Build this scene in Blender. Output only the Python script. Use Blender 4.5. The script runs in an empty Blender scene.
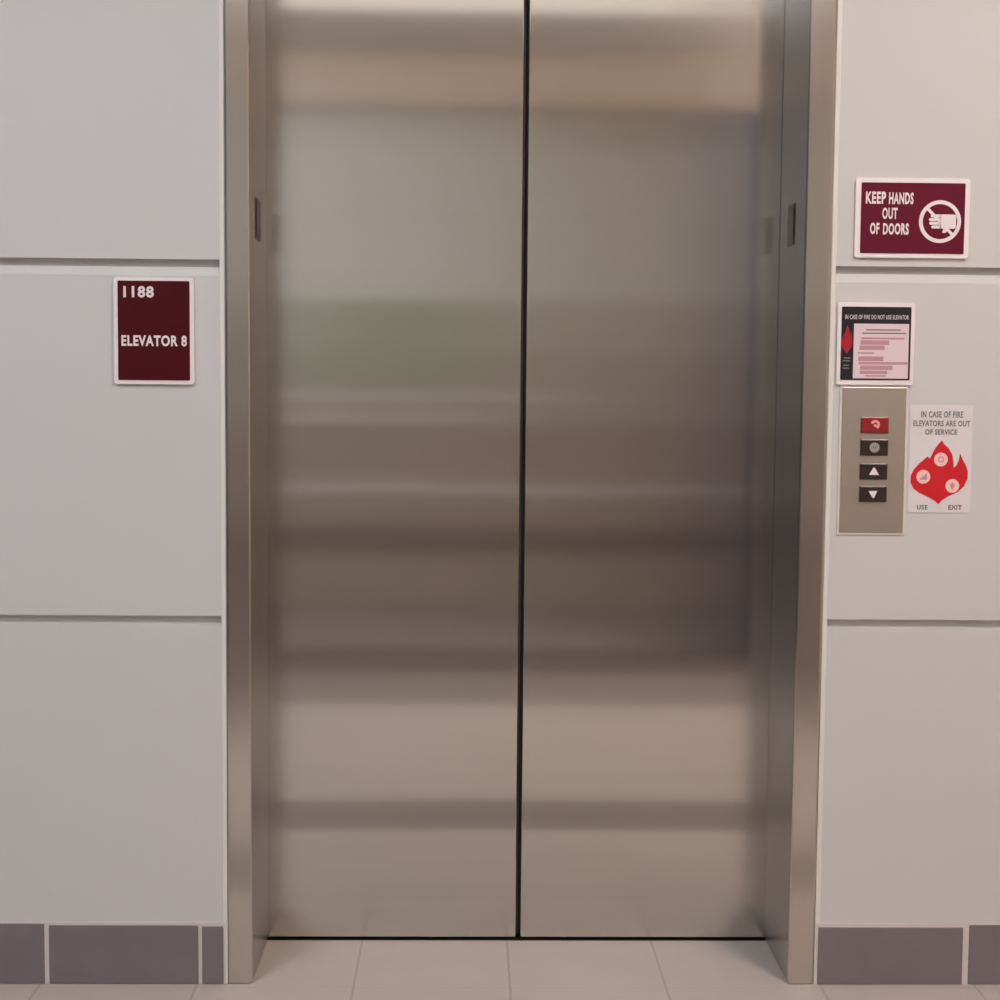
import bpy, bmesh, math
from mathutils import Vector, Matrix

S = bpy.context.scene
C = S.collection

# ------------------------------------------------------------------ camera
F_PX = 1555.5
PITCH, YAW, ROLL = 0.07624, 0.02099, 0.00871
CAM = Vector((-0.11364, -3.01785, 1.19797))
cam_data = bpy.data.cameras.new('camera')
cam_data.sensor_width = 36.0
cam_data.lens = F_PX / 1000.0 * 36.0
cam_data.clip_start = 0.05
cam = bpy.data.objects.new('camera', cam_data)
C.objects.link(cam)
R0 = Vector((math.cos(YAW), -math.sin(YAW), 0))
F0 = Vector((math.sin(YAW), math.cos(YAW), 0))
Zu = Vector((0, 0, 1))
fwd = math.cos(PITCH) * F0 - math.sin(PITCH) * Zu
up = math.sin(PITCH) * F0 + math.cos(PITCH) * Zu
right = math.cos(ROLL) * R0 + math.sin(ROLL) * up
up = math.cos(ROLL) * up - math.sin(ROLL) * R0
m = Matrix((right, up, -fwd)).transposed().to_4x4()
m.translation = CAM
cam.matrix_world = m
S.camera = cam

# ------------------------------------------------------------------ world, exposure
world = bpy.data.worlds.new('world')
S.world = world
world.use_nodes = True
world.node_tree.nodes['Background'].inputs[0].default_value = (0.8, 0.85, 1.0, 1)
world.node_tree.nodes['Background'].inputs[1].default_value = 0.3
S.view_settings.view_transform = 'Standard'
S.view_settings.look = 'None'
S.view_settings.gamma = 1.0
S.view_settings.exposure = 0.0
S.view_settings.use_curve_mapping = False
try:
    S.cycles.use_denoising = True
    S.cycles.max_bounces = 10
    S.cycles.diffuse_bounces = 5
    S.cycles.glossy_bounces = 6
    S.cycles.sample_clamp_indirect = 8
except Exception:
    pass

LAMP_WARM = (1.01, 0.91, 0.86)
LAMP_COOL = (0.85, 0.93, 1.03)
LAMP_POWER = 34.5          # radiance of the added ceiling light diffusers

# ------------------------------------------------------------------ dimensions
W = 0.5335          # half the clear opening
D = 0.245           # depth of the jambs
LO, RO = -0.582, 0.5854
G1, G2, TT = 1.4177, 0.7288, 0.1209
RX = 3.1            # half the lobby's width
YB = -4.75          # the lobby's back wall
CH = 3.1            # ceiling height
HEAD = 2.134

# ------------------------------------------------------------------ materials
def lin(c):
    return tuple(((v / 255) / 12.92 if v / 255 <= 0.04045 else ((v / 255 + 0.055) / 1.055) ** 2.4) for v in c)

def base_mat(name, rgb, rough=0.5, metal=0.0, spec=0.5):
    mt = bpy.data.materials.new(name)
    mt.use_nodes = True
    b = mt.node_tree.nodes['Principled BSDF']
    b.inputs['Base Color'].default_value = (*rgb, 1)
    b.inputs['Roughness'].default_value = rough
    b.inputs['Metallic'].default_value = metal
    b.inputs['Specular IOR Level'].default_value = spec
    return mt, mt.node_tree, b

def plain(name, srgb, rough=0.5, metal=0.0, spec=0.5, var=0.04, scale=30):
    mt, nt, b = base_mat(name, lin(srgb), rough, metal, spec)
    geo = nt.nodes.new('ShaderNodeNewGeometry')
    nz = nt.nodes.new('ShaderNodeTexNoise')
    nz.inputs['Scale'].default_value = scale
    nt.links.new(geo.outputs['Position'], nz.inputs['Vector'])
    mr = nt.nodes.new('ShaderNodeMapRange')
    mr.inputs['To Min'].default_value = 1 - var
    mr.inputs['To Max'].default_value = 1 + var
    nt.links.new(nz.outputs['Fac'], mr.inputs['Value'])
    mx = nt.nodes.new('ShaderNodeVectorMath'); mx.operation = 'SCALE'
    mx.inputs[0].default_value = lin(srgb)
    nt.links.new(mr.outputs[0], mx.inputs['Scale'])
    nt.links.new(mx.outputs[0], b.inputs['Base Color'])
    return mt

def paint(name, srgb):
    mt = plain(name, srgb, 0.55, 0, 0.35, 0.018, 3.0)
    nt = mt.node_tree; b = nt.nodes['Principled BSDF']
    geo = nt.nodes.new('ShaderNodeNewGeometry')
    nz = nt.nodes.new('ShaderNodeTexNoise'); nz.inputs['Scale'].default_value = 420
    nt.links.new(geo.outputs['Position'], nz.inputs['Vector'])
    bp = nt.nodes.new('ShaderNodeBump'); bp.inputs['Strength'].default_value = 0.05
    bp.inputs['Distance'].default_value = 0.001
    nt.links.new(nz.outputs['Fac'], bp.inputs['Height'])
    nt.links.new(bp.outputs[0], b.inputs['Normal'])
    return mt

def steel(name, rgb, rough, aniso, tangent, warp=0.0, grain=0.01):
    """brushed stainless steel: reflections spread along the tangent, fine grain, slight sheet warp"""
    mt, nt, b = base_mat(name, rgb, rough, 1.0)
    b.inputs['Anisotropic'].default_value = aniso
    t = nt.nodes.new('ShaderNodeCombineXYZ')
    for i in range(3): t.inputs[i].default_value = tangent[i]
    nt.links.new(t.outputs[0], b.inputs['Tangent'])
    geo = nt.nodes.new('ShaderNodeNewGeometry')
    mp = nt.nodes.new('ShaderNodeMapping')
    mp.inputs['Scale'].default_value = (2.0, 2.0, 260.0)
    nt.links.new(geo.outputs['Position'], mp.inputs['Vector'])
    nz = nt.nodes.new('ShaderNodeTexNoise'); nz.inputs['Scale'].default_value = 1.0
    nz.inputs['Detail'].default_value = 3
    nt.links.new(mp.outputs[0], nz.inputs['Vector'])
    mr = nt.nodes.new('ShaderNodeMapRange')
    mr.inputs['To Min'].default_value = rough * 0.97
    mr.inputs['To Max'].default_value = rough * 1.03
    nt.links.new(nz.outputs['Fac'], mr.inputs['Value'])
    nt.links.new(mr.outputs[0], b.inputs['Roughness'])
    mp3 = nt.nodes.new('ShaderNodeMapping')
    mp3.inputs['Scale'].default_value = (1.5, 1.5, 45.0)
    nt.links.new(geo.outputs['Position'], mp3.inputs['Vector'])
    n3 = nt.nodes.new('ShaderNodeTexNoise'); n3.inputs['Scale'].default_value = 1.0
    n3.inputs['Detail'].default_value = 4
    nt.links.new(mp3.outputs[0], n3.inputs['Vector'])
    mr3 = nt.nodes.new('ShaderNodeMapRange')
    mr3.inputs['To Min'].default_value = 1 - grain
    mr3.inputs['To Max'].default_value = 1 + grain
    nt.links.new(n3.outputs['Fac'], mr3.inputs['Value'])
    sc = nt.nodes.new('ShaderNodeVectorMath'); sc.operation = 'SCALE'
    sc.inputs[0].default_value = rgb
    nt.links.new(mr3.outputs[0], sc.inputs['Scale'])
    nt.links.new(sc.outputs[0], b.inputs['Base Color'])
    if warp:
        mp2 = nt.nodes.new('ShaderNodeMapping')
        mp2.inputs['Scale'].default_value = (1.6, 1.6, 1.2)
        nt.links.new(geo.outputs['Position'], mp2.inputs['Vector'])
        n2 = nt.nodes.new('ShaderNodeTexNoise'); n2.inputs['Scale'].default_value = 1.3
        n2.inputs['Detail'].default_value = 0.5
        nt.links.new(mp2.outputs[0], n2.inputs['Vector'])
        bp = nt.nodes.new('ShaderNodeBump')
        bp.inputs['Strength'].default_value = 1.0
        bp.inputs['Distance'].default_value = warp
        nt.links.new(n2.outputs['Fac'], bp.inputs['Height'])
        nt.links.new(bp.outputs[0], b.inputs['Normal'])
    return mt

def tile_floor():
    """12 inch porcelain floor tile with pale joints, invented dark rows near and far that shape the door reflections"""
    mt, nt, b = base_mat('floor_tile', (0.4, 0.35, 0.3), 0.42)
    N, L = nt.nodes.new, nt.links.new
    geo = N('ShaderNodeNewGeometry')
    sep = N('ShaderNodeSeparateXYZ'); L(geo.outputs['Position'], sep.inputs[0])
    P = 0.31
    def m(op, a, b_=None, c=None):
        n = N('ShaderNodeMath'); n.operation = op
        for i, v in enumerate((a, b_, c)):
            if v is None: continue
            if isinstance(v, (int, float)): n.inputs[i].default_value = v
            else: L(v, n.inputs[i])
        return n.outputs[0]
    def joint(sock, off, half=0.0026):
        u = m('DIVIDE', m('SUBTRACT', sock, off), P)
        fr = m('FRACT', u)
        d = m('MULTIPLY', m('MINIMUM', fr, m('SUBTRACT', 1.0, fr)), P)
        return m('LESS_THAN', d, half), m('FLOOR', u)
    jx, cx = joint(sep.outputs['X'], -0.0225)
    jy, cy = joint(sep.outputs['Y'], -0.020)
    j = m('MAXIMUM', jx, m('MULTIPLY', jy, 0.35))
    cc = N('ShaderNodeCombineXYZ'); L(cx, cc.inputs[0]); L(cy, cc.inputs[1])
    wn = N('ShaderNodeTexWhiteNoise'); L(cc.outputs[0], wn.inputs['Vector'])
    nz = N('ShaderNodeTexNoise'); nz.inputs['Scale'].default_value = 9; nz.inputs['Detail'].default_value = 5
    L(geo.outputs['Position'], nz.inputs['Vector'])
    val = m('ADD', 0.93, m('ADD', m('MULTIPLY', wn.outputs['Value'], 0.04), m('MULTIPLY', nz.outputs['Fac'], 0.10)))
    accent = m('MULTIPLY', m('GREATER_THAN', sep.outputs['Y'], -0.87), m('LESS_THAN', sep.outputs['Y'], -0.575))  # dark band invented for the low stripe mirrored in the doors
    Y = sep.outputs['Y']
    far = m('LESS_THAN', Y, -2.19)       # added for the reflected bands: two rows of mid tone, two dark rows, then mid tone again
    deep = m('MULTIPLY', m('LESS_THAN', Y, -2.81), m('GREATER_THAN', Y, -3.43))
    fardark = m('MULTIPLY', far, m('ADD', 0.62, m('MULTIPLY', deep, 0.38)))
    dark = m('MAXIMUM', m('MULTIPLY', accent, 0.66), fardark)
    def mix(f, a, c):
        n = N('ShaderNodeMix'); n.data_type = 'RGBA'
        if isinstance(f, (int, float)): n.inputs[0].default_value = f
        else: L(f, n.inputs[0])
        for k, v in ((6, a), (7, c)):
            if isinstance(v, tuple): n.inputs[k].default_value = (*v, 1)
            else: L(v, n.inputs[k])
        return n.outputs[2]
    col = mix(dark, FLOOR_PALE, FLOOR_DARK)
    sc = N('ShaderNodeVectorMath'); sc.operation = 'SCALE'; L(col, sc.inputs[0]); L(val, sc.inputs['Scale'])
    grout = mix(far, lin((150, 138, 128)), lin((70, 62, 56)))
    out = mix(m('MULTIPLY', j, 0.65), sc.outputs[0], grout)
    L(out, b.inputs['Base Color'])
    bp = N('ShaderNodeBump'); bp.inputs['Strength'].default_value = 0.4; bp.inputs['Distance'].default_value = 0.001
    L(m('SUBTRACT', 1.0, j), bp.inputs['Height']); L(bp.outputs[0], b.inputs['Normal'])
    return mt

FLOOR_PALE = lin((184, 171, 163))
FLOOR_DARK = lin((104, 92, 86))

M = {}
M['wall'] = paint('wall_paint', (204, 201, 198))
M['wall_trim'] = paint('corner_strip_paint', (222, 216, 208))
M['ceiling'] = paint('ceiling_paint', (226, 220, 212))
M['steel'] = steel('brushed_steel_door', (0.655, 0.63, 0.59), 0.12, 1.0, (1, 0, 0), 0.0006, 0.03)
M['steel_frame'] = steel('brushed_steel_frame', (0.66, 0.62, 0.575), 0.25, 1.0, (1, 0, 0), 0, 0.01)
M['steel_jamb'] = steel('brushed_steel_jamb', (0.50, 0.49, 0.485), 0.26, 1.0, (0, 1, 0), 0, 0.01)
M['plate'] = steel('call_panel_steel', (0.50, 0.45, 0.385), 0.42, 0.3, (0, 0, 1))
M['plate_edge'] = plain('call_panel_rim', (226, 218, 206), 0.4, 0.2)
M['black'] = plain('black_rubber', (48, 38, 36), 0.6)
M['shaft'] = plain('shaft_dark', (12, 10, 10), 0.9)
M['sill'] = plain('worn_sill_metal', (70, 56, 50), 0.5, 0.5)
M['slot'] = plain('dark_slot_plastic', (52, 44, 44), 0.35)
M['slot_rim'] = plain('slot_rim', (84, 76, 74), 0.35, 0.6)
M['base_tile'] = plain('base_tile_grey', (120, 111, 113), 0.38, 0, 0.5, 0.10, 14)
M['grout'] = plain('pale_grout', (208, 198, 194), 0.8)
M['maroon'] = plain('maroon_sign_face', (74, 8, 17), 0.5, 0, 0.15, 0.05, 40)
M['maroon_b'] = plain('maroon_sign_face_warm', (100, 20, 44), 0.5, 0, 0.15, 0.05, 40)
M['sign_edge'] = plain('white_sign_edge', (238, 226, 226), 0.45)
M['white'] = plain('white_print', (236, 222, 222), 0.5)
M['paper'] = plain('white_paper', (220, 212, 212), 0.6)
M['pink_paper'] = plain('pale_pink_paper', (226, 204, 208), 0.6)
M['sign_black'] = plain('black_sign_face', (26, 20, 26), 0.4)
M['red'] = plain('flame_red', (206, 22, 34), 0.45)
M['dark_red'] = plain('flame_dark_red', (170, 14, 34), 0.45)
M['circle'] = plain('pale_pink_circle', (246, 198, 190), 0.5)
M['rose'] = plain('rose_print', (190, 142, 152), 0.6)
M['grey_print'] = plain('grey_print', (120, 112, 114), 0.6)
M['btn_dark'] = plain('dark_button', (48, 36, 34), 0.35)
M['btn_grey'] = plain('grey_symbol', (160, 152, 146), 0.4)
M['btn_rim'] = plain('button_rim', (118, 106, 98), 0.35, 0.7)
M['btn_red'] = plain('red_button', (148, 30, 34), 0.35)
M['pink_sym'] = plain('pink_symbol', (240, 160, 158), 0.45)
M['wood'] = plain('dark_brown_wainscot', (174, 158, 146), 0.45, 0, 0.4, 0.12, 6)
M['rail'] = plain('chair_rail_brown', (228, 222, 216), 0.4)
M['rail_dark'] = plain('dark_skirting_brown', (138, 124, 114), 0.5)
M['olive'] = plain('olive_board', (160, 170, 142), 0.7)
M['mid_brown'] = plain('mid_brown_wall', (186, 173, 161), 0.6)
M['mid_greige'] = plain('mid_greige_wall', (196, 186, 174), 0.6)
M['tan_pale'] = plain('pale_tan_panel', (196, 186, 168), 0.6)
M['greige'] = plain('greige_paint', (214, 209, 200), 0.6)
M['tan'] = plain('tan_bulkhead', (222, 205, 188), 0.6)
M['grey_cove'] = plain('grey_soffit', (184, 174, 170), 0.6)
M['navy'] = plain('navy_wall', (30, 44, 82), 0.6)
M['floor'] = tile_floor()

def emitter(name, col, s):
    mt = bpy.data.materials.new(name); mt.use_nodes = True
    nt = mt.node_tree; nt.nodes.clear()
    e = nt.nodes.new('ShaderNodeEmission'); o = nt.nodes.new('ShaderNodeOutputMaterial')
    e.inputs[0].default_value = (*col, 1); e.inputs[1].default_value = s
    nt.links.new(e.outputs[0], o.inputs[0])
    return mt
M['lamp_warm'] = emitter('warm_lamp_diffuser', LAMP_WARM, LAMP_POWER)
M['lamp_cool'] = emitter('cool_lamp_diffuser', LAMP_COOL, LAMP_POWER)
M['band_glow'] = emitter('added_reflection_glow', (1.0, 0.90, 0.82), 1.15)  # added glow, reflected as the bright top band of the doors
M['lamp_frame'] = plain('white_lamp_frame', (225, 225, 222), 0.4)

# ------------------------------------------------------------------ helpers
def obj(name, bm, mat, parent=None, smooth=False):
    me = bpy.data.meshes.new(name)
    bmesh.ops.recalc_face_normals(bm, faces=bm.faces[:])
    bm.to_mesh(me); bm.free()
    mats = mat if isinstance(mat, (list, tuple)) else [mat]
    for x in mats: me.materials.append(M[x])
    if smooth:
        for p in me.polygons: p.use_smooth = True
    o = bpy.data.objects.new(name, me)
    C.objects.link(o)
    if parent is not None: o.parent = parent
    return o

def box(bm, x0, x1, y0, y1, z0, z1, bev=0.0, seg=2, mi=0):
    b = bmesh.new()
    vs = [b.verts.new((x, y, z)) for x in (x0, x1) for y in (y0, y1) for z in (z0, z1)]
    for f in ((0, 1, 3, 2), (4, 6, 7, 5), (0, 4, 5, 1), (2, 3, 7, 6), (0, 2, 6, 4), (1, 5, 7, 3)):
        b.faces.new([vs[i] for i in f])
    if bev:
        bmesh.ops.bevel(b, geom=b.edges[:] + b.verts[:], offset=bev, segments=seg, affect='EDGES', profile=0.5)
    for f in b.faces: f.material_index = mi
    t = bpy.data.meshes.new('t'); b.to_mesh(t); b.free(); bm.from_mesh(t); bpy.data.meshes.remove(t)
    return bm

def prism_xz(bm, pts, y0, y1):
    """polygon in the wall plane, given thickness from y0 (front) to y1"""
    a = [bm.verts.new((x, y0, z)) for x, z in pts]
    c = [bm.verts.new((x, y1, z)) for x, z in pts]
    n = len(pts)
    bm.faces.new(a); bm.faces.new(c[::-1])
    for i in range(n):
        bm.faces.new((a[i], c[i], c[(i + 1) % n], a[(i + 1) % n]))
    return bm

def ring_xz(bm, cx, cz, r0, r1, y0, y1, n=40):
    rows = []
    for k in range(n):
        a = 2 * math.pi * k / n
        c, s = math.cos(a), math.sin(a)
        rows.append([bm.verts.new((cx + r * c, y, cz + r * s)) for r, y in ((r0, y0), (r1, y0), (r1, y1), (r0, y1))])
    for k in range(n):
        p, q = rows[k], rows[(k + 1) % n]
        for i in range(4):
            bm.faces.new((p[i], p[(i + 1) % 4], q[(i + 1) % 4], q[i]))
    return bm

def disc_pts(cx, cz, r, n=28):
    return [(cx + r * math.cos(2 * math.pi * k / n), cz + r * math.sin(2 * math.pi * k / n)) for k in range(n)]

def rrect(x0, x1, z0, z1, r, n=5):
    pts = []
    for cx, cz, a0 in ((x1 - r, z1 - r, 0), (x0 + r, z1 - r, 90), (x0 + r, z0 + r, 180), (x1 - r, z0 + r, 270)):
        for k in range(n + 1):
            a = math.radians(a0 + 90 * k / n)
            pts.append((cx + r * math.cos(a), cz + r * math.sin(a)))
    return pts

def lettering(name, s, x0, x1, z0, z1, y, mat, parent, bold=0.0, space=1.12):
    """raised letters fitted to a rectangle of the wall plane"""
    cu = bpy.data.curves.new('t', 'FONT'); cu.body = s; cu.size = 1.0
    cu.space_character = space; cu.extrude = 0.004; cu.offset = bold; cu.resolution_u = 3
    t = bpy.data.objects.new('t', cu); C.objects.link(t)
    bpy.context.view_layer.update()
    me = bpy.data.meshes.new_from_object(t.evaluated_get(bpy.context.evaluated_depsgraph_get()))
    bpy.data.objects.remove(t); bpy.data.curves.remove(cu)
    xs = [v.co.x for v in me.vertices]; ys = [v.co.y for v in me.vertices]
    ax, bx, ay, by = min(xs), max(xs), min(ys), max(ys)
    for v in me.vertices:
        u = (v.co.x - ax) / (bx - ax); w = (v.co.y - ay) / (by - ay)
        d = -0.0004 if v.co.z > 0 else 0.0002
        v.co = (x0 + u * (x1 - x0), y + d, z0 + w * (z1 - z0))
    me.name = name
    me.materials.clear(); me.materials.append(M[mat])
    o = bpy.data.objects.new(name, me); C.objects.link(o); o.parent = parent
    return o

def empty(name, loc, label, cat, group=None):
    o = bpy.data.objects.new(name, None); C.objects.link(o)
    o['label'] = label; o['category'] = cat
    if group: o['group'] = group
    o.empty_display_size = 0.05
    return o

def tag(o, label, cat, group=None):
    o['label'] = label; o['category'] = cat
    if group: o['group'] = group
    return o

def struct(name, bm, mat, parent=None):
    o = obj(name, bm, mat, parent)
    if parent is None: o['kind'] = 'structure'
    return o

# ------------------------------------------------------------------ setting: floor, ceiling, lobby shell
bm = bmesh.new(); box(bm, -RX, RX, YB, D - 0.004, -0.05, 0.0); struct('floor', bm, 'floor')
bm = bmesh.new(); box(bm, -RX, RX, YB, 0.0, CH, CH + 0.08); struct('ceiling', bm, 'ceiling')

# facing wall: painted panels with horizontal reveals, a flush strip next to the steel frame
def panel_wall(name, x0, x1, xs0, xs1, base):
    """x0..x1 panel field, xs0..xs1 flush corner strip"""
    bm = bmesh.new()
    zs = [TT, G2, G1, 2.105, CH]
    GH = 0.0072      # half height of a reveal
    prof = [(0.0, zs[0])]
    for g in zs[1:-1]:
        if g > 1.0:
            prof += [(0.0, g - GH - 0.016), (0.0040, g - GH), (0.016, g - GH + 0.001), (0.016, g + GH), (0.0, g + GH + 0.0008)]
        else:
            prof += [(0.0, g - GH - 0.002), (0.014, g - GH), (0.014, g + GH), (0.0, g + GH + 0.0008)]
    prof += [(0.0, zs[-1])]
    back = 0.20
    rows = [[bm.verts.new((x, y, z)) for y, z in prof] + [bm.verts.new((x, back, prof[-1][1])), bm.verts.new((x, back, prof[0][1]))] for x in (x0, x1)]
    n = len(rows[0])
    for i in range(n):
        bm.faces.new((rows[0][i], rows[0][(i + 1) % n], rows[1][(i + 1) % n], rows[1][i]))
    bm.faces.new(rows[0]); bm.faces.new(rows[1][::-1])
    w = struct(name, bm, 'wall')
    s = bmesh.new(); box(s, xs0, xs1, -0.0010, 0.20, 0.0, CH, 0.0008, 1)
    obj('corner_strip', s, 'wall_trim', w)
    return w
wl = panel_wall('wall_left', -RX, LO - 0.0098, LO - 0.0098, LO - 0.0006, None)
wr = panel_wall('wall_right', RO + 0.0098, RX, RO + 0.0006, RO + 0.0098, None)
bm = bmesh.new(); box(bm, LO - 0.0006, RO + 0.0006, 0.0, 0.20, HEAD + 0.05, CH); struct('wall_upper', bm, 'wall')

# tiled base
def base(name, spans, top):
    a = min(s[0] for s in spans); b_ = max(s[1] for s in spans)
    bm = bmesh.new()
    for x0, x1, h in spans:
        box(bm, x0, x1, -0.0045, 0.02, 0.0015, h, 0.0012, 2)
    o = struct(name, bm, 'base_tile')
    g = bmesh.new()
    box(g, a - 0.004, b_ + 0.004, -0.0022, 0.05, 0.0, top)
    obj('grout', g, 'grout', o)
    return o
P = 0.3030
sp = [(-0.6325, -0.5905, 0.1175)]
x = -0.6400
while x > -RX + 0.2:
    sp.append((x - P + 0.0093, x, 0.1195 if len(sp) < 2 else 0.1225)); x -= P
base('baseboard_left', sp, 0.1255)
sp = []
x = 0.5925
while x < RX - 0.3:
    sp.append((x, x + P - 0.0125, 0.1170 if len(sp) == 0 else 0.1225)); x += P
base('baseboard_right', sp, 0.1250)

# invented lobby behind the camera, shaped to mirror as bands in the steel
def wbox(name, x0, x1, y0, y1, z0, z1, mat, parent=None, kind=True):
    bm = bmesh.new(); box(bm, x0, x1, y0, y1, z0, z1)
    return struct(name, bm, mat, parent)
wb = wbox('wall_back', -RX, RX, YB - 0.15, YB, 0.0, CH, 'greige')
wbox('wainscot', -RX, RX, YB, YB + 0.02, 0.0, 0.98, 'wood', wb)  # bands and rails from here on are placed to reflect as stripes
wbox('chair_rail', -RX, 0.1, YB, YB + 0.045, 0.965, 0.985, 'rail', wb)
wbox('picture_rail', -RX, 0.4, YB, YB + 0.03, 1.10, 1.13, 'rail', wb)
wbox('wainscot_rail', -RX, RX, YB + 0.02, YB + 0.035, 0.60, 0.64, 'rail', wb)
wbox('base_rail', -RX, RX, YB + 0.02, YB + 0.030, 0.30, 0.42, 'rail_dark', wb)
wbox('lower_wall_band', -RX, RX, YB, YB + 0.012, 0.98, 1.34, 'mid_brown', wb)
wbox('middle_wall_band', -RX, RX, YB, YB + 0.010, 1.34, 1.62, 'mid_greige', wb)
wbox('added_olive_board', -0.95, -0.15, YB + 0.012, YB + 0.03, 1.18, 1.62, 'olive', wb)  # board added for the greenish patch reflected in the left door
wbox('added_pale_panel', 0.35, 1.12, YB, YB + 0.02, 2.44, 2.62, 'tan_pale', wb)  # pale panel added for a lighter patch in the right door's reflection
wbox('bulkhead', -RX, RX, YB, YB + 0.05, 2.62, 2.90, 'tan', wb)
wbox('soffit_band', -RX, RX, YB, YB + 0.07, 2.90, CH, 'grey_cove', wb)
bm = bmesh.new(); box(bm, 0.98, 1.28, -3.50, -3.20, 0.0, 2.36, 0.01, 1)  # unseen pillar invented to darken the reflection at the right door's edge
pl = struct('trim_added_pillar', bm, 'navy')
bm = bmesh.new(); box(bm, 0.98, 1.28, -3.50, -3.20, 2.36, CH); struct('added_pillar_top', bm, 'rail_dark', pl)
wsl = wbox('wall_side_left', -RX - 0.15, -RX, YB, 0.0, 0.0, CH, 'greige')
wbox('added_navy_panelling', -RX, -RX + 0.02, YB, -0.02, 0.0, 2.7, 'navy', wsl)  # navy surface added to turn the right jamb's reflection dark and blue
wsr = wbox('wall_side_right', RX, RX + 0.15, YB, 0.0, 0.0, CH, 'tan')

# elevator shaft behind the doors, and the sill
bm = bmesh.new()
box(bm, -1.25, 1.25, 0.45, 0.47, -0.1, 2.5)
box(bm, -1.25, 1.25, D + 0.06, 0.45, -0.12, -0.1)
box(bm, -1.25, -1.23, 0.21, 0.45, -0.1, 2.5)
box(bm, 1.23, 1.25, 0.21, 0.45, -0.1, 2.5)
struct('wall_shaft', bm, 'shaft')
bm = bmesh.new(); box(bm, -0.60, 0.60, D - 0.0035, D + 0.055, -0.05, -0.001); struct('trim_sill', bm, 'sill')

# ------------------------------------------------------------------ elevator frame
fr = empty('elevator_frame', (0, 0, 0), 'brushed stainless steel frame around both elevator doors, flush in the panelled wall', 'door frame')
for x0, x1, s in ((LO, -W, -1), (W, RO, 1)):
    bm = bmesh.new()
    box(bm, x0, x1, -0.003, D, 0.0, HEAD + 0.05, 0.0052, 5)
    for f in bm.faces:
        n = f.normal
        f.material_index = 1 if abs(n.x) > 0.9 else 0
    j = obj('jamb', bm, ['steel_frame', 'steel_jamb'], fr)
    for p in j.data.polygons:
        p.use_smooth = False
    # small dark lens let into the inner face of the jamb
    xi = -W if s < 0 else W
    z0, z1 = (1.472, 1.553) if s < 0 else (1.474, 1.557)
    y0, y1 = (0.070, 0.142) if s < 0 else (0.092, 0.160)
    bm = bmesh.new()
    a, b_ = sorted((xi, xi - s * 0.0012))
    box(bm, a, b_, y0, y1, z0, z1, 0.0004, 1)
    sl = obj('lantern_rim', bm, 'slot_rim', j)
    bm = bmesh.new()
    a, b_ = sorted((xi - s * 0.0012, xi - s * 0.0026))
    box(bm, a, b_, y0 + 0.006, y1 - 0.006, z0 + 0.004, z1 - 0.004, 0.0005, 1)
    obj('lantern_lens', bm, 'slot', j)
bm = bmesh.new(); box(bm, -W, W, -0.003, D, HEAD, HEAD + 0.05, 0.0028, 3)
obj('header', bm, 'steel_frame', fr)

# ------------------------------------------------------------------ elevator doors
CX, GAP = 0.0016, 0.0048
for s, lab in ((-1, 'left brushed stainless steel elevator door panel, nearer the room number sign'),
               (1, 'right brushed stainless steel elevator door panel, nearer the call buttons')):
    a = CX + s * GAP; b_ = s * 0.62
    x0, x1 = sorted((a, b_))
    d = empty('elevator_door', (0, 0, 0), lab, 'elevator door', 'sliding elevator doors')
    bm = bmesh.new(); box(bm, x0, x1, D + 0.001, D + 0.035, 0.0048, HEAD + 0.03, 0.0028, 4)
    obj('door_panel', bm, 'steel', d)
    # black rubber edge inside the seam
    x0, x1 = sorted((a - s * 0.0003, a - s * (0.0042 if s < 0 else 0.0030)))
    bm = bmesh.new(); box(bm, x0, x1, D + (0.008 if s < 0 else 0.014), D + 0.030, 0.010, HEAD + 0.02)
    obj('edge_gasket', bm, 'black', d)
    x0, x1 = sorted((a + s * 0.10, a + s * 0.18))
    bm = bmesh.new(); box(bm, x0, x1, D + 0.012, D + 0.022, -0.0005, 0.0048)
    obj('door_guide', bm, 'black', d)

# ------------------------------------------------------------------ signs
def plaque(name, label, cat, out, inn, face, yf=-0.006, r=0.006, edge='sign_edge'):
    t = empty(name, (0, 0, 0), label, cat)
    bm = bmesh.new(); prism_xz(bm, rrect(*out, r), yf, 0.0)
    obj('backing_plate', bm, edge, t)
    bm = bmesh.new(); prism_xz(bm, rrect(*inn, r * 0.35), yf - 0.0012, yf)
    obj('sign_face', bm, face, t)
    return t

rs = plaque('room_sign', 'maroon room number sign with white rim on the wall left of the doors', 'sign',
            (-0.7935, -0.6405, 1.1865, 1.3895), (-0.7855, -0.6485, 1.1940, 1.3835), 'maroon')
lettering('room_number', '1188', -0.7745, -0.7165, 1.3515, 1.3735, -0.0072, 'white', rs, 0.035)
lettering('sign_text', 'ELEVATOR 8', -0.7790, -0.6540, 1.2590, 1.2800, -0.0072, 'white', rs, 0.035)

hs = plaque('warning_sign', 'maroon keep hands out of doors sign with circled hand, highest on right wall', 'sign',
            (0.6287, 0.8499, 1.4420, 1.5945), (0.6394, 0.8403, 1.4505, 1.5850), 'maroon_b')
for s_, a, b_, c, d_ in (('KEEP', 0.6480, 0.6868, 1.5445, 1.5675), ('HANDS', 0.6926, 0.7401, 1.5440, 1.5665),
                         ('OUT', 0.6805, 0.7100, 1.5155, 1.5375), ('OF', 0.6575, 0.6755, 1.4865, 1.5085),
                         ('DOORS', 0.6826, 0.7325, 1.4860, 1.5080)):
    lettering('sign_text', s_, a, b_, c, d_, -0.0072, 'white', hs, 0.035)
bm = bmesh.new()
ring_xz(bm, 0.7925, 1.5117, 0.0335, 0.0408, -0.0079, -0.0070)
sym = obj('prohibition_ring', bm, 'white', hs)
bm = bmesh.new()
cx, cz = 0.7925, 1.5117
u = Vector((1, -1)).normalized(); v = Vector((1, 1)).normalized()
pts = []
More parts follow.
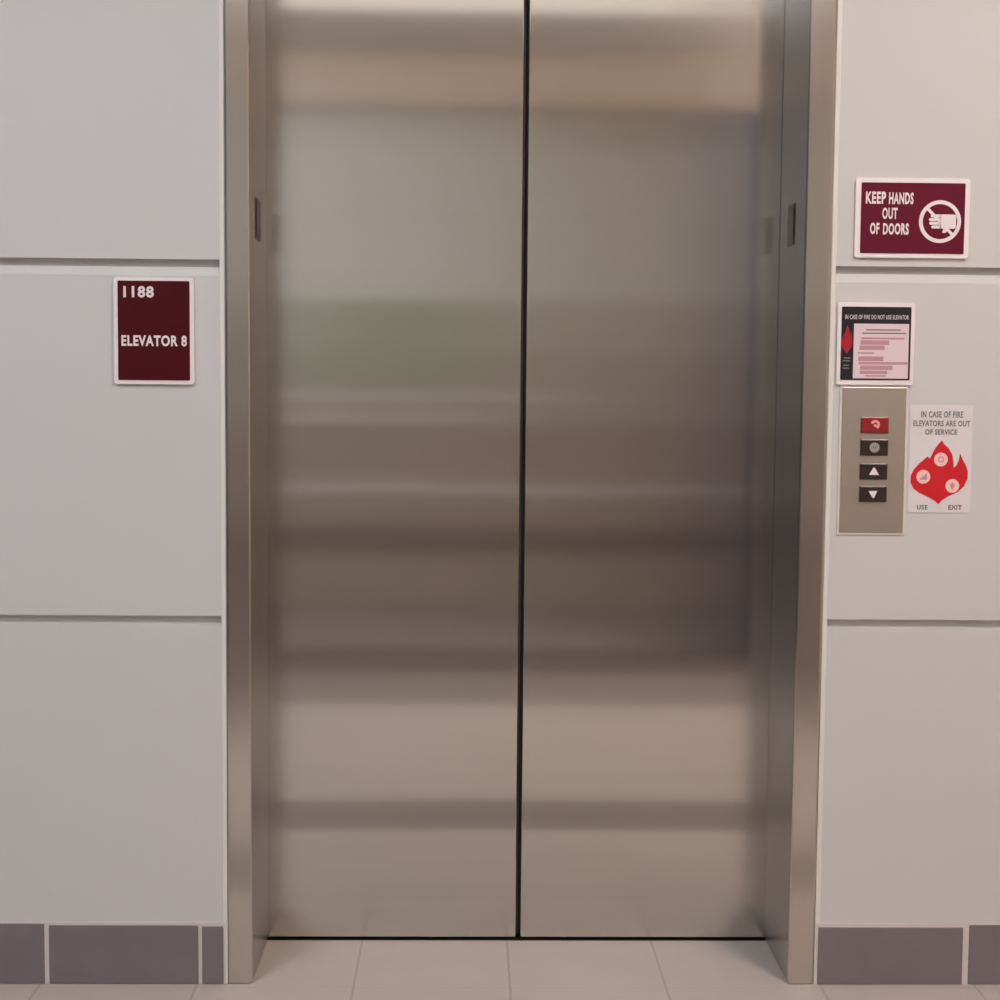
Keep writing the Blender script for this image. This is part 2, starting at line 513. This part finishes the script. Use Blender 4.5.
for a, b_ in ((-0.035, -0.0028), (0.035, -0.0028), (0.035, 0.0028), (-0.035, 0.0028)):
    p = u * a + v * b_; pts.append((cx + p.x, cz + p.y))
prism_xz(bm, pts, -0.0082, -0.0070)
obj('prohibition_bar', bm, 'white', sym)
bm = bmesh.new()      # a flat hand reaching in from the right: palm, four fingers, thumb
prism_xz(bm, rrect(0.7920, 0.8235, 1.4985, 1.5255, 0.004), -0.0077, -0.0070)
for k, (l, zc) in enumerate(((0.7745, 1.5225), (0.7710, 1.5155), (0.7720, 1.5085), (0.7760, 1.5015))):
    prism_xz(bm, rrect(l, 0.7950, zc - 0.0029, zc + 0.0029, 0.0026), -0.0077, -0.0070)
prism_xz(bm, [(0.800, 1.4995), (0.812, 1.4995), (0.803, 1.4900), (0.797, 1.4905)], -0.0077, -0.0070)
obj('hand_symbol', bm, 'white', hs)

fs = plaque('fire_notice', 'small black and white fire notice with red flame, directly above the call panel', 'sign',
            (0.6000, 0.7500, 1.1970, 1.3560), (0.6075, 0.7425, 1.2065, 1.3475), 'sign_black', r=0.005)
bm = bmesh.new(); prism_xz(bm, rrect(0.6315, 0.7385, 1.2095, 1.3150, 0.001), -0.0078, -0.0071)
nb = obj('notice_panel', bm, 'pink_paper', fs)
lettering('header_text', 'IN CASE OF FIRE DO NOT USE ELEVATOR', 0.6140, 0.7375, 1.3235, 1.3320, -0.0072, 'paper', fs, 0.01)
bm = bmesh.new()
for k, (a, b_, z) in enumerate(((0.655, 0.722, 1.3020), (0.648, 0.733, 1.2955))):
    prism_xz(bm, [(a, z), (b_, z), (b_, z + 0.0024), (a, z + 0.0024)], -0.0082, -0.0077)
obj('notice_lines', bm, 'grey_print', nb)
bm = bmesh.new()
for a, b_, z, h in ((0.646, 0.730, 1.2850, 0.0036), (0.645, 0.700, 1.2745, 0.0085), (0.643, 0.692, 1.2645, 0.0085),
                    (0.640, 0.672, 1.2570, 0.0030), (0.641, 0.690, 1.2430, 0.0090), (0.642, 0.737, 1.2365, 0.0050),
                    (0.645, 0.708, 1.2260, 0.0085), (0.645, 0.698, 1.2180, 0.0065), (0.655, 0.696, 1.2130, 0.0030)):
    prism_xz(bm, [(a, z), (b_, z), (b_, z + h), (a, z + h)], -0.0082, -0.0077)
obj('notice_emphasis', bm, 'rose', nb)

def flame_pts(cx, z0, w, h):
    # outline of a flame: broad round body, tall centre tip, two side tips
    half = [(0.00, 0.00), (0.06, 0.06), (0.18, 0.13), (0.33, 0.19), (0.44, 0.28), (0.50, 0.40), (0.50, 0.52), (0.46, 0.62), (0.40, 0.71),
            (0.355, 0.80), (0.34, 0.70), (0.30, 0.61), (0.25, 0.57), (0.245, 0.66), (0.22, 0.78), (0.15, 0.88), (0.07, 0.94), (0.03, 1.00)]
    left = [(-0.03, 0.94), (-0.08, 0.88), (-0.13, 0.79), (-0.17, 0.71), (-0.215, 0.745), (-0.27, 0.70), (-0.35, 0.64), (-0.44, 0.55),
            (-0.495, 0.45), (-0.50, 0.34), (-0.44, 0.24), (-0.33, 0.17), (-0.18, 0.11), (-0.06, 0.05)]
    return [(cx + x * w, z0 + z * h) for x, z in half + left]

bm = bmesh.new()
prism_xz(bm, flame_pts(0.6185, 1.2560, 0.0205, 0.0560), -0.0082, -0.0071)
obj('flame_symbol', bm, 'dark_red', fs)
bm = bmesh.new()
for a, b_, z in ((0.6130, 0.6260, 1.2475), (0.6110, 0.6250, 1.2420), (0.6120, 0.6235, 1.2330), (0.6110, 0.6230, 1.2275)):
    prism_xz(bm, [(a, z), (b_, z), (b_, z + 0.0028), (a, z + 0.0028)], -0.0080, -0.0071)
obj('side_caption', bm, 'grey_print', fs)

# flame sticker right of the call panel
st = empty('flame_sticker', (0, 0, 0), 'white paper sticker with large red flame and three circles, right of the call panel', 'sticker')
bm = bmesh.new(); prism_xz(bm, rrect(0.7480, 0.8705, 0.9490, 1.1590, 0.003), -0.0012, 0.0)
obj('paper', bm, 'paper', st)
lettering('sticker_text', 'IN CASE OF FIRE', 0.7688, 0.8512, 1.1345, 1.1470, -0.0014, 'grey_print', st, 0.03)
lettering('sticker_text', 'ELEVATORS ARE OUT', 0.7537, 0.8655, 1.1175, 1.1290, -0.0014, 'grey_print', st, 0.03)
lettering('sticker_text', 'OF SERVICE', 0.7777, 0.8405, 1.1010, 1.1120, -0.0014, 'grey_print', st, 0.03)
bm = bmesh.new(); prism_xz(bm, flame_pts(0.8075, 0.9655, 0.1120, 0.1250), -0.0019, -0.0011)
fl = obj('flame_symbol', bm, 'red', st)
for (cx, cz), g in (((0.8100, 1.0530), 0), ((0.7764, 1.0190), 1), ((0.8340, 1.0015), 2)):
    bm = bmesh.new(); prism_xz(bm, disc_pts(cx, cz, 0.0135), -0.0023, -0.0018)
    dsc = obj('white_circle', bm, 'circle', fl)
    bm = bmesh.new()
    if g == 0:
        ring_xz(bm, cx, cz, 0.0042, 0.0060, -0.0027, -0.0022, 20)
    elif g == 1:
        prism_xz(bm, [(cx - 0.007, cz - 0.006), (cx + 0.007, cz - 0.006), (cx + 0.007, cz + 0.006), (cx + 0.0025, cz + 0.006), (cx + 0.0025, cz + 0.002),
                      (cx - 0.002, cz + 0.002), (cx - 0.002, cz - 0.002), (cx - 0.007, cz - 0.002)], -0.0027, -0.0022)
    else:
        prism_xz(bm, [(cx - 0.0015, cz - 0.007), (cx + 0.0015, cz - 0.007), (cx + 0.005, cz + 0.002), (cx, cz + 0.008), (cx - 0.005, cz + 0.002)], -0.0027, -0.0022)
    obj('circle_symbol', bm, 'rose', dsc)
lettering('sticker_caption', 'USE', 0.7655, 0.7865, 0.9545, 0.9640, -0.0014, 'grey_print', st, 0.03)
lettering('sticker_caption', 'EXIT', 0.8273, 0.8540, 0.9545, 0.9640, -0.0014, 'grey_print', st, 0.03)

# ------------------------------------------------------------------ call panel
cp = empty('call_panel', (0, 0, 0), 'taupe metal elevator call panel with four buttons on the right wall', 'button panel')
bm = bmesh.new(); box(bm, 0.6085, 0.7430, -0.0025, 0.0, 0.9040, 1.1965, 0.001, 2)
obj('plate_rim', bm, 'plate_edge', cp)
bm = bmesh.new(); box(bm, 0.6135, 0.7381, -0.0045, -0.0020, 0.9090, 1.1925, 0.0012, 2)
obj('plate', bm, 'plate', cp)
for k, (z0, z1) in enumerate(((1.1045, 1.1340), (1.0606, 1.0905), (1.0140, 1.0435), (0.9700, 0.9995))):
    x0, x1 = 0.6515, 0.7035
    nm = ['fire_service_button', 'key_switch', 'call_button', 'call_button'][k]
    bm = bmesh.new(); box(bm, x0 - 0.0015, x1 + 0.0015, -0.0060, -0.0040, z0 - 0.0012, z1 + 0.0012, 0.0009, 2)
    box(bm, x0, x1, -0.0085, -0.0058, z0, z1, 0.0014, 2, 1)
    bt = obj(nm, bm, ['btn_rim', ['btn_red', 'btn_dark', 'btn_dark', 'btn_dark'][k]], cp)
    if k == 0: bt['label'] = 'red button at the top'
    cx, cz = 0.6775, (z0 + z1) / 2
    bm = bmesh.new()
    if k == 0:      # curved hook-like mark, open at lower left
        pts = []
        for i in range(13):
            a = math.radians(165 - 230 * i / 12); pts.append((cx + 0.0092 * math.cos(a), cz + 0.001 + 0.0092 * math.sin(a)))
        for i in range(12, -1, -1):
            a = math.radians(165 - 230 * i / 12); pts.append((cx + 0.0042 * math.cos(a), cz + 0.001 + 0.0042 * math.sin(a)))
        prism_xz(bm, pts, -0.0092, -0.0083); prism_xz(bm, disc_pts(cx, cz - 0.001, 0.0028, 14), -0.0092, -0.0083)
        mt = 'pink_sym'
    elif k == 1:
        ring_xz(bm, cx, cz, 0.0028, 0.0098, -0.0092, -0.0083, 26)
        prism_xz(bm, [(cx - 0.0011, cz - 0.003), (cx + 0.0011, cz - 0.003), (cx + 0.0011, cz + 0.003), (cx - 0.0011, cz + 0.003)], -0.0094, -0.0083)
        mt = 'btn_grey'
    elif k == 2:
        prism_xz(bm, [(cx - 0.0098, cz - 0.0065), (cx + 0.0098, cz - 0.0065), (cx + 0.0015, cz + 0.0075), (cx - 0.0015, cz + 0.0075)], -0.0092, -0.0083)
        mt = 'white'
    else:
        prism_xz(bm, [(cx - 0.0095, cz + 0.0060), (cx + 0.0075, cz + 0.0065), (cx + 0.0015, cz - 0.0075), (cx - 0.0015, cz - 0.0075)][::-1], -0.0092, -0.0083)
        mt = 'white'
    obj('button_symbol', bm, mt, bt)

# ------------------------------------------------------------------ invented ceiling lights, unseen sources for the lobby
for x, y, warm, where in ((-1.5, -1.75, 0, 'over the left side near the elevator'), (1.3, -1.45, 1, 'over the right side near the elevator'),
                          (-1.5, -3.1, 0, 'over the left side by the back wall'), (1.5, -2.6, 1, 'over the right side by the back wall')):
    t = empty('added_ceiling_light', (x, y, CH), 'invented square recessed ceiling light ' + where, 'ceiling light', 'added ceiling lights of the lobby')
    t.location = (x, y, CH)
    bm = bmesh.new()
    for a in ((-0.31, 0.31, 0.29, 0.31), (-0.31, 0.31, -0.31, -0.29), (-0.31, -0.29, -0.29, 0.29), (0.29, 0.31, -0.29, 0.29)):
        box(bm, a[0], a[1], a[2], a[3], -0.025, 0.0)
    obj('light_frame', bm, 'lamp_frame', t)
    bm = bmesh.new(); box(bm, -0.29, 0.29, -0.29, 0.29, -0.018, -0.002)
    obj('diffuser', bm, 'lamp_warm' if warm else 'lamp_cool', t)

# glowing strip added to make the bright band reflected atop the doors
t = empty('added_ceiling_glow', (0, YB + 0.37, CH), 'added glowing ceiling strip along the back wall, made for the bright reflection atop the doors', 'ceiling light')
t.location = (0, YB + 0.37, CH)
bm = bmesh.new()
for a in ((-2.85, 2.85, 0.27, 0.29), (-2.85, 2.85, -0.29, -0.27), (-2.87, -2.85, -0.29, 0.29), (2.85, 2.87, -0.29, 0.29)):
    box(bm, a[0], a[1], a[2], a[3], -0.015, 0.0)
obj('light_frame', bm, 'lamp_frame', t)
bm = bmesh.new(); box(bm, -2.85, 2.85, -0.27, 0.27, -0.012, -0.001)
obj('diffuser', bm, 'band_glow', t)
